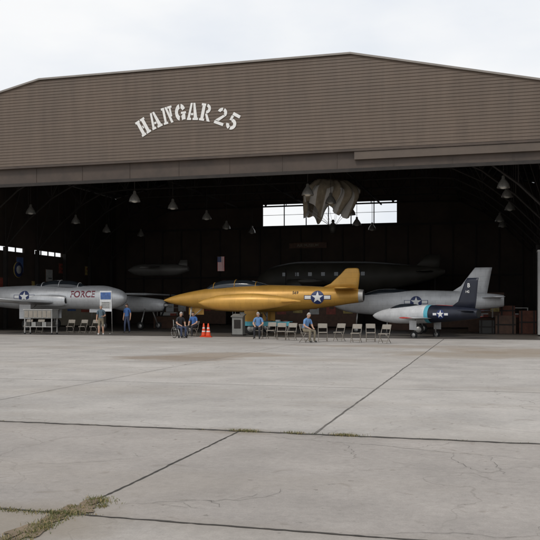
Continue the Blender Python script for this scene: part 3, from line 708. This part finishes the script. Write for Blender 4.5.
# ---------------------------------------------------------------- ground
def groundmat():
    m=bpy.data.materials.new('concrete_apron'); m.use_nodes=True
    nt=m.node_tree;N=nt.nodes;L=nt.links;b=N['Principled BSDF']
    tc=N.new('ShaderNodeTexCoord'); sx=N.new('ShaderNodeSeparateXYZ'); L.new(tc.outputs['Object'],sx.inputs[0])
    def math_(op,a,bv=None,c=None):
        n=N.new('ShaderNodeMath'); n.operation=op
        for i,q in enumerate((a,bv,c)):
            if q is None: continue
            if isinstance(q,(int,float)): n.inputs[i].default_value=q
            else: L.new(q,n.inputs[i])
        return n.outputs[0]
    def noise(sc,det=8,ro=.6,vec=None,dist=0):
        n=N.new('ShaderNodeTexNoise'); n.inputs['Scale'].default_value=sc;n.inputs['Detail'].default_value=det;n.inputs['Roughness'].default_value=ro; n.inputs['Distortion'].default_value=dist
        L.new(vec or tc.outputs['Object'],n.inputs['Vector']); return n.outputs['Fac']
    def mix(f,a,c,bt='MIX'):
        n=N.new('ShaderNodeMixRGB'); n.blend_type=bt
        if isinstance(f,(int,float)): n.inputs[0].default_value=f
        else: L.new(f,n.inputs[0])
        for i,q in((1,a),(2,c)):
            if isinstance(q,tuple): n.inputs[i].default_value=(*q,1)
            else: L.new(q,n.inputs[i])
        return n.outputs[0]
    def mr(v,a,c,d=0,e=1):
        n=N.new('ShaderNodeMapRange'); L.new(v,n.inputs[0]); n.inputs[1].default_value=a;n.inputs[2].default_value=c;n.inputs[3].default_value=d;n.inputs[4].default_value=e; return n.outputs[0]
    X,Y=sx.outputs['X'],sx.outputs['Y']
    big=noise(.12,4); mid=noise(.7,8,.65); fine=noise(12,10,.75); spk=noise(70,4,.8)
    far=mr(Y,10.06,10.10); 
    base=mix(far,(.385,.348,.315),(.445,.412,.378))
    near=mr(Y,5.66,5.70); base=mix(near,(.395,.36,.325),base)
    px=math_('FLOOR',math_('DIVIDE',math_('ADD',X,2.2),6.1)); py=math_('FLOOR',math_('DIVIDE',math_('SUBTRACT',Y,10.08),6.0))
    cb=N.new('ShaderNodeCombineXYZ'); L.new(px,cb.inputs[0]); L.new(py,cb.inputs[1])
    wn=N.new('ShaderNodeTexWhiteNoise'); L.new(cb.outputs[0],wn.inputs['Vector'])
    sv=mr(wn.outputs['Value'],0,1,.94,1.04)
    v=math_('MULTIPLY',sv,mr(big,.3,.7,.88,1.07)); v=math_('MULTIPLY',v,mr(mid,.3,.72,.78,1.10)); v=math_('MULTIPLY',v,mr(fine,.3,.7,.84,1.12)); v=math_('MULTIPLY',v,mr(spk,.3,.7,.84,1.12))
    cc=N.new('ShaderNodeCombineXYZ'); [L.new(v,cc.inputs[i]) for i in range(3)]
    col=mix(1,base,cc.outputs[0],'MULTIPLY')
    # broad weathered patches, stretched along the slabs
    mpn=N.new('ShaderNodeMapping'); mpn.inputs['Scale'].default_value=(.10,.28,1); L.new(tc.outputs['Object'],mpn.inputs[0])
    pt=noise(1,6,.6,mpn.outputs[0],.4); col=mix(mr(pt,.52,.66,0,.45),col,(.29,.25,.205))
    warp=noise(.55,5,.6)
    def stain(cx,cy,rx,ry,c,amt,col):
        dx=math_('DIVIDE',math_('SUBTRACT',X,cx),rx); dy=math_('DIVIDE',math_('SUBTRACT',Y,cy),ry)
        d=math_('SQRT',math_('ADD',math_('MULTIPLY',dx,dx),math_('MULTIPLY',dy,dy)))
        d=math_('ADD',d,mr(warp,.3,.7,-.3,.3)); f=mr(d,.55,1.05,amt,0); n=math_('MULTIPLY',f,mr(mid,.3,.55,.7,1)); return mix(n,col,c)
    col=stain(-9.7,24.0,2.2,1.7,(.22,.165,.115),.85,col)
    col=stain(-8.6,26.2,2.4,1.7,(.27,.215,.16),.8,col)
    col=stain(-.5,28.5,4,2.2,(.26,.21,.155),.75,col)
    col=stain(2.5,31,4.5,2.6,(.25,.195,.14),.8,col)
    col=stain(-3.5,33.5,5,1.6,(.29,.24,.19),.65,col)
    col=stain(-3.4,5.4,.9,.8,(.22,.18,.13),.6,col)
    col=stain(-3.15,10.1,.5,.3,(.22,.18,.13),.5,col)
    col=stain(-14,33,6,2,(.33,.30,.265),.5,col)
    for yj,wd in ((10.08,.35),(5.69,.22)):
        col=mix(mr(math_('ABSOLUTE',math_('SUBTRACT',Y,yj)),0,wd,.3,0),col,(.20,.17,.14))
    sp=noise(2.3,3,.5,dist=1.5); col=mix(mr(sp,.64,.74,0,.45),col,(.18,.15,.12))
    sp2=noise(9,2,.5); col=mix(mr(sp2,.70,.75,0,.55),col,(.12,.10,.085))
    cr=N.new('ShaderNodeTexVoronoi'); cr.feature='DISTANCE_TO_EDGE'; cr.inputs['Scale'].default_value=.35
    wv=N.new('ShaderNodeVectorMath'); wv.operation='ADD'; nz=N.new('ShaderNodeTexNoise'); nz.inputs['Scale'].default_value=1.2; nz.inputs['Detail'].default_value=8
    L.new(tc.outputs['Object'],nz.inputs['Vector']); L.new(tc.outputs['Object'],wv.inputs[0]); L.new(nz.outputs['Color'],wv.inputs[1]); L.new(wv.outputs[0],cr.inputs['Vector'])
    ck=math_('MULTIPLY',mr(cr.outputs['Distance'],0,.006,.6,0),mr(big,.42,.58)); col=mix(ck,col,(.14,.12,.10))
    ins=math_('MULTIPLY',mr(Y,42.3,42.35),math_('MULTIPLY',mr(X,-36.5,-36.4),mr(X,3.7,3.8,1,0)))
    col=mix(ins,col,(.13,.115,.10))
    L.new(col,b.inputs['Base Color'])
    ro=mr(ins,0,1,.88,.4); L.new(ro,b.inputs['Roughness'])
    bp=N.new('ShaderNodeBump'); bp.inputs['Strength'].default_value=.35; bp.inputs['Distance'].default_value=.01; L.new(math_('ADD',fine,spk),bp.inputs['Height']); L.new(bp.outputs[0],b.inputs['Normal'])
    return m
M['ground']=groundmat()
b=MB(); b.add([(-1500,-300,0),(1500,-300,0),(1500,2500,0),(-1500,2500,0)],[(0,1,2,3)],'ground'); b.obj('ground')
def strip(b,p,q,w,key,z=.004,wob=.25,seg=.12):
    p=Vector(p);q=Vector(q);d=(q-p);n=max(2,int(d.length/seg));d.normalize();s=Vector((-d.y,d.x));L_=(q-p).length;o=len(b.v);off=0
    for i in range(n+1):
        c=p+d*L_*i/n; off=off*.85+random.uniform(-1,1)*w*.16
        a=w*.5*(1+random.uniform(-wob,wob)); e=w*.5*(1+random.uniform(-wob,wob))
        b.v.append((c.x+s.x*(a+off),c.y+s.y*(a+off),z)); b.v.append((c.x-s.x*(e-off),c.y-s.y*(e-off),z))
    for i in range(n): b.face((o+2*i,o+2*i+1,o+2*i+3,o+2*i+2),key)
b=MB()
strip(b,(-30,10.08),(25,10.08),.07,'joint',.004,.5,.09)
strip(b,(-20,5.72),(15,5.66),.026,'joint',.0045,.5,.06)
strip(b,(-2.17,10.12),(-2.28,41.9),.030,'joint_mid',.005,.5,.2)
strip(b,(-3.17,10.04),(-3.2,5.74),.022,'joint',.005,.5,.06)
strip(b,(-3.2,5.66),(-3.45,-3),.035,'joint',.005)
strip(b,(4.9,10.04),(4.9,-3),.03,'joint',.005); strip(b,(-11.3,10.04),(-11.3,-3),.03,'joint',.005)
for y in (16.1,22.1,28.1,34.1): strip(b,(-40,y),(25,y),.025,'joint_faint',.006,seg=.4)
for x in (-32.7,-26.6,-20.5,-14.4,-8.3,3.9,10): strip(b,(x,10.14),(x,41.9),.018,'joint_faint',.0075,seg=.4)
b.obj('pavement_joints')
b=MB()
def crack(p,ang,n,w,key='joint_mid'):
    x,y=p; a0=ang; pts=[(x,y)]
    for i in range(n):
        ang=a0+random.uniform(-.7,.7); l=random.uniform(.03,.10); x+=l*math.cos(ang); y+=l*math.sin(ang); pts.append((x,y))
        if random.random()<.06 and n>15: crack((x,y),ang+random.choice([-1,1]),int(n*.25),w*.6)
    for i,(p_,q_) in enumerate(zip(pts,pts[1:])):
        ww=w*(.3+.7*math.sin(PI*(i+.5)/len(pts)))*random.uniform(.4,1.1); dx,dy=q_[0]-p_[0],q_[1]-p_[1]; l=math.hypot(dx,dy); nx,ny=-dy/l*ww/2,dx/l*ww/2
        o=len(b.v); b.v+=[(p_[0]+nx,p_[1]+ny,.0055),(p_[0]-nx,p_[1]-ny,.0055),(q_[0]-nx,q_[1]-ny,.0055),(q_[0]+nx,q_[1]+ny,.0055)]; b.face((o,o+1,o+2,o+3),key)
crack((-2.9,6.1),.35,22,.007); crack((-1.0,5.75),.15,40,.007); crack((-3.1,9.8),-.25,70,.008); crack((.5,7.2),.2,20,.006); crack((-4.6,7.4),.5,22,.006)
b.obj('pavement_cracks')
b=MB()
def blades(n,fx,fy,h0,h1):
    for _ in range(n):
        x=fx();y=fy();h=random.uniform(h0,h1);a=random.uniform(0,2*PI);w=random.uniform(.0015,.004);l=random.uniform(.2,1.2)*h
        dx,dy=math.cos(a),math.sin(a);a2=random.uniform(0,2*PI);lx,ly=math.cos(a2)*l,math.sin(a2)*l
        o=len(b.v);b.v+=[(x-dx*w,y-dy*w,0),(x+dx*w,y+dy*w,0),(x+dx*w*.7+lx*.4,y+dy*w*.7+ly*.4,h*.6),(x-dx*w*.7+lx*.4,y-dy*w*.7+ly*.4,h*.6),(x+lx,y+ly,h)]
        b.face((o,o+1,o+2,o+3),'grass');b.face((o+3,o+2,o+4),'grass')
g=random.gauss
for _ in range(44):
    cy=random.uniform(4.5,6.25); cx=-3.2-(5.7-cy)*.05+g(0,.06); s=random.uniform(.02,.06)
    blades(80,lambda:g(cx,s),lambda:g(cy,s*1.3),.006,.034)
for _ in range(18):
    cx=random.uniform(-4.2,-3.0); cy=5.7+g(0,.03); blades(40,lambda:g(cx,.06),lambda:g(cy,.025),.006,.025)
for cx,n in ((-3.13,300),(-2.42,170),(-1.80,260),(-1.7,120),(-3.0,120)): blades(n,lambda:g(cx,.09),lambda:g(10.08,.035),.008,.045)
for _ in range(45):
    cx=random.uniform(-9,3); blades(7,lambda:g(cx,.03),lambda:g(10.08,.015),.004,.02)
b.obj('weeds_grass',fix=False)
b=MB()
def blob(cx,cy,rx,ry,z):
    n=60; o=len(b.v); b.v.append((cx,cy,z))
    for k in range(n):
        a=2*PI*k/n; r=1+.3*math.sin(3*a+cx)+.2*math.sin(7*a+cy*3)+.12*math.sin(13*a)+random.uniform(-.12,.12); b.v.append((cx+rx*r*math.cos(a),cy+ry*r*math.sin(a),z))
    for k in range(n): b.face((o,o+1+k,o+1+(k+1)%n),'dirt')
blob(-3.24,5.3,.10,.45,.008); blob(-3.2,5.9,.12,.2,.0092); blob(-3.13,10.09,.13,.05,.0084); blob(-1.78,10.08,.15,.045,.0088); blob(-2.4,10.08,.08,.04,.0086)
b.obj('soil_patches')
# ---------------------------------------------------------------- world, sun, camera
w=bpy.data.worlds.new('World'); scn.world=w; w.use_nodes=True; N=w.node_tree.nodes; L=w.node_tree.links; N.clear()
out=N.new('ShaderNodeOutputWorld'); bg=N.new('ShaderNodeBackground'); bg.inputs['Strength'].default_value=.1; L.new(bg.outputs[0],out.inputs[0])
sky=N.new('ShaderNodeTexSky'); sky.sky_type='NISHITA'; sky.sun_disc=False; sky.sun_elevation=R(50); sky.sun_rotation=R(200); 
tc=N.new('ShaderNodeTexCoord'); mp=N.new('ShaderNodeMapping'); mp.inputs['Scale'].default_value=(1,1,2.5); L.new(tc.outputs['Generated'],mp.inputs[0])
no=N.new('ShaderNodeTexNoise'); no.inputs['Scale'].default_value=2.6; no.inputs['Detail'].default_value=8; no.inputs['Roughness'].default_value=.5; L.new(mp.outputs[0],no.inputs['Vector'])
cr=N.new('ShaderNodeValToRGB'); cr.color_ramp.elements[0].position=.38; cr.color_ramp.elements[1].position=.62
cr.color_ramp.elements[0].color=(8.0,8.45,9.1,1); cr.color_ramp.elements[1].color=(9.9,9.95,10.0,1); L.new(no.outputs['Fac'],cr.inputs['Fac'])
mx=N.new('ShaderNodeMixRGB'); mx.inputs[0].default_value=.95; L.new(sky.outputs[0],mx.inputs[1]); L.new(cr.outputs[0],mx.inputs[2]); L.new(mx.outputs[0],bg.inputs[0])
sl=bpy.data.lights.new('sun','SUN'); sl.energy=1.1; sl.angle=R(12); sl.color=(1,.95,.88); so=bpy.data.objects.new('sun',sl); COL.objects.link(so)
az=R(200); el=R(50); d=Vector((math.sin(az)*math.cos(el),math.cos(az)*math.cos(el),math.sin(el)))
so.rotation_euler=d.to_track_quat('Z','Y').to_euler(); so.location=d*60
cam=bpy.data.cameras.new('camera'); co=bpy.data.objects.new('camera',cam); COL.objects.link(co)
cam.sensor_width=36; cam.lens=805/540*36; cam.shift_y=37/540; cam.clip_start=.1; cam.clip_end=5000
co.location=(0,0,1.63); co.rotation_euler=(R(90),0,R(15.3)); scn.camera=co
scn.view_settings.view_transform='Standard'; scn.view_settings.look='None'; scn.view_settings.exposure=0
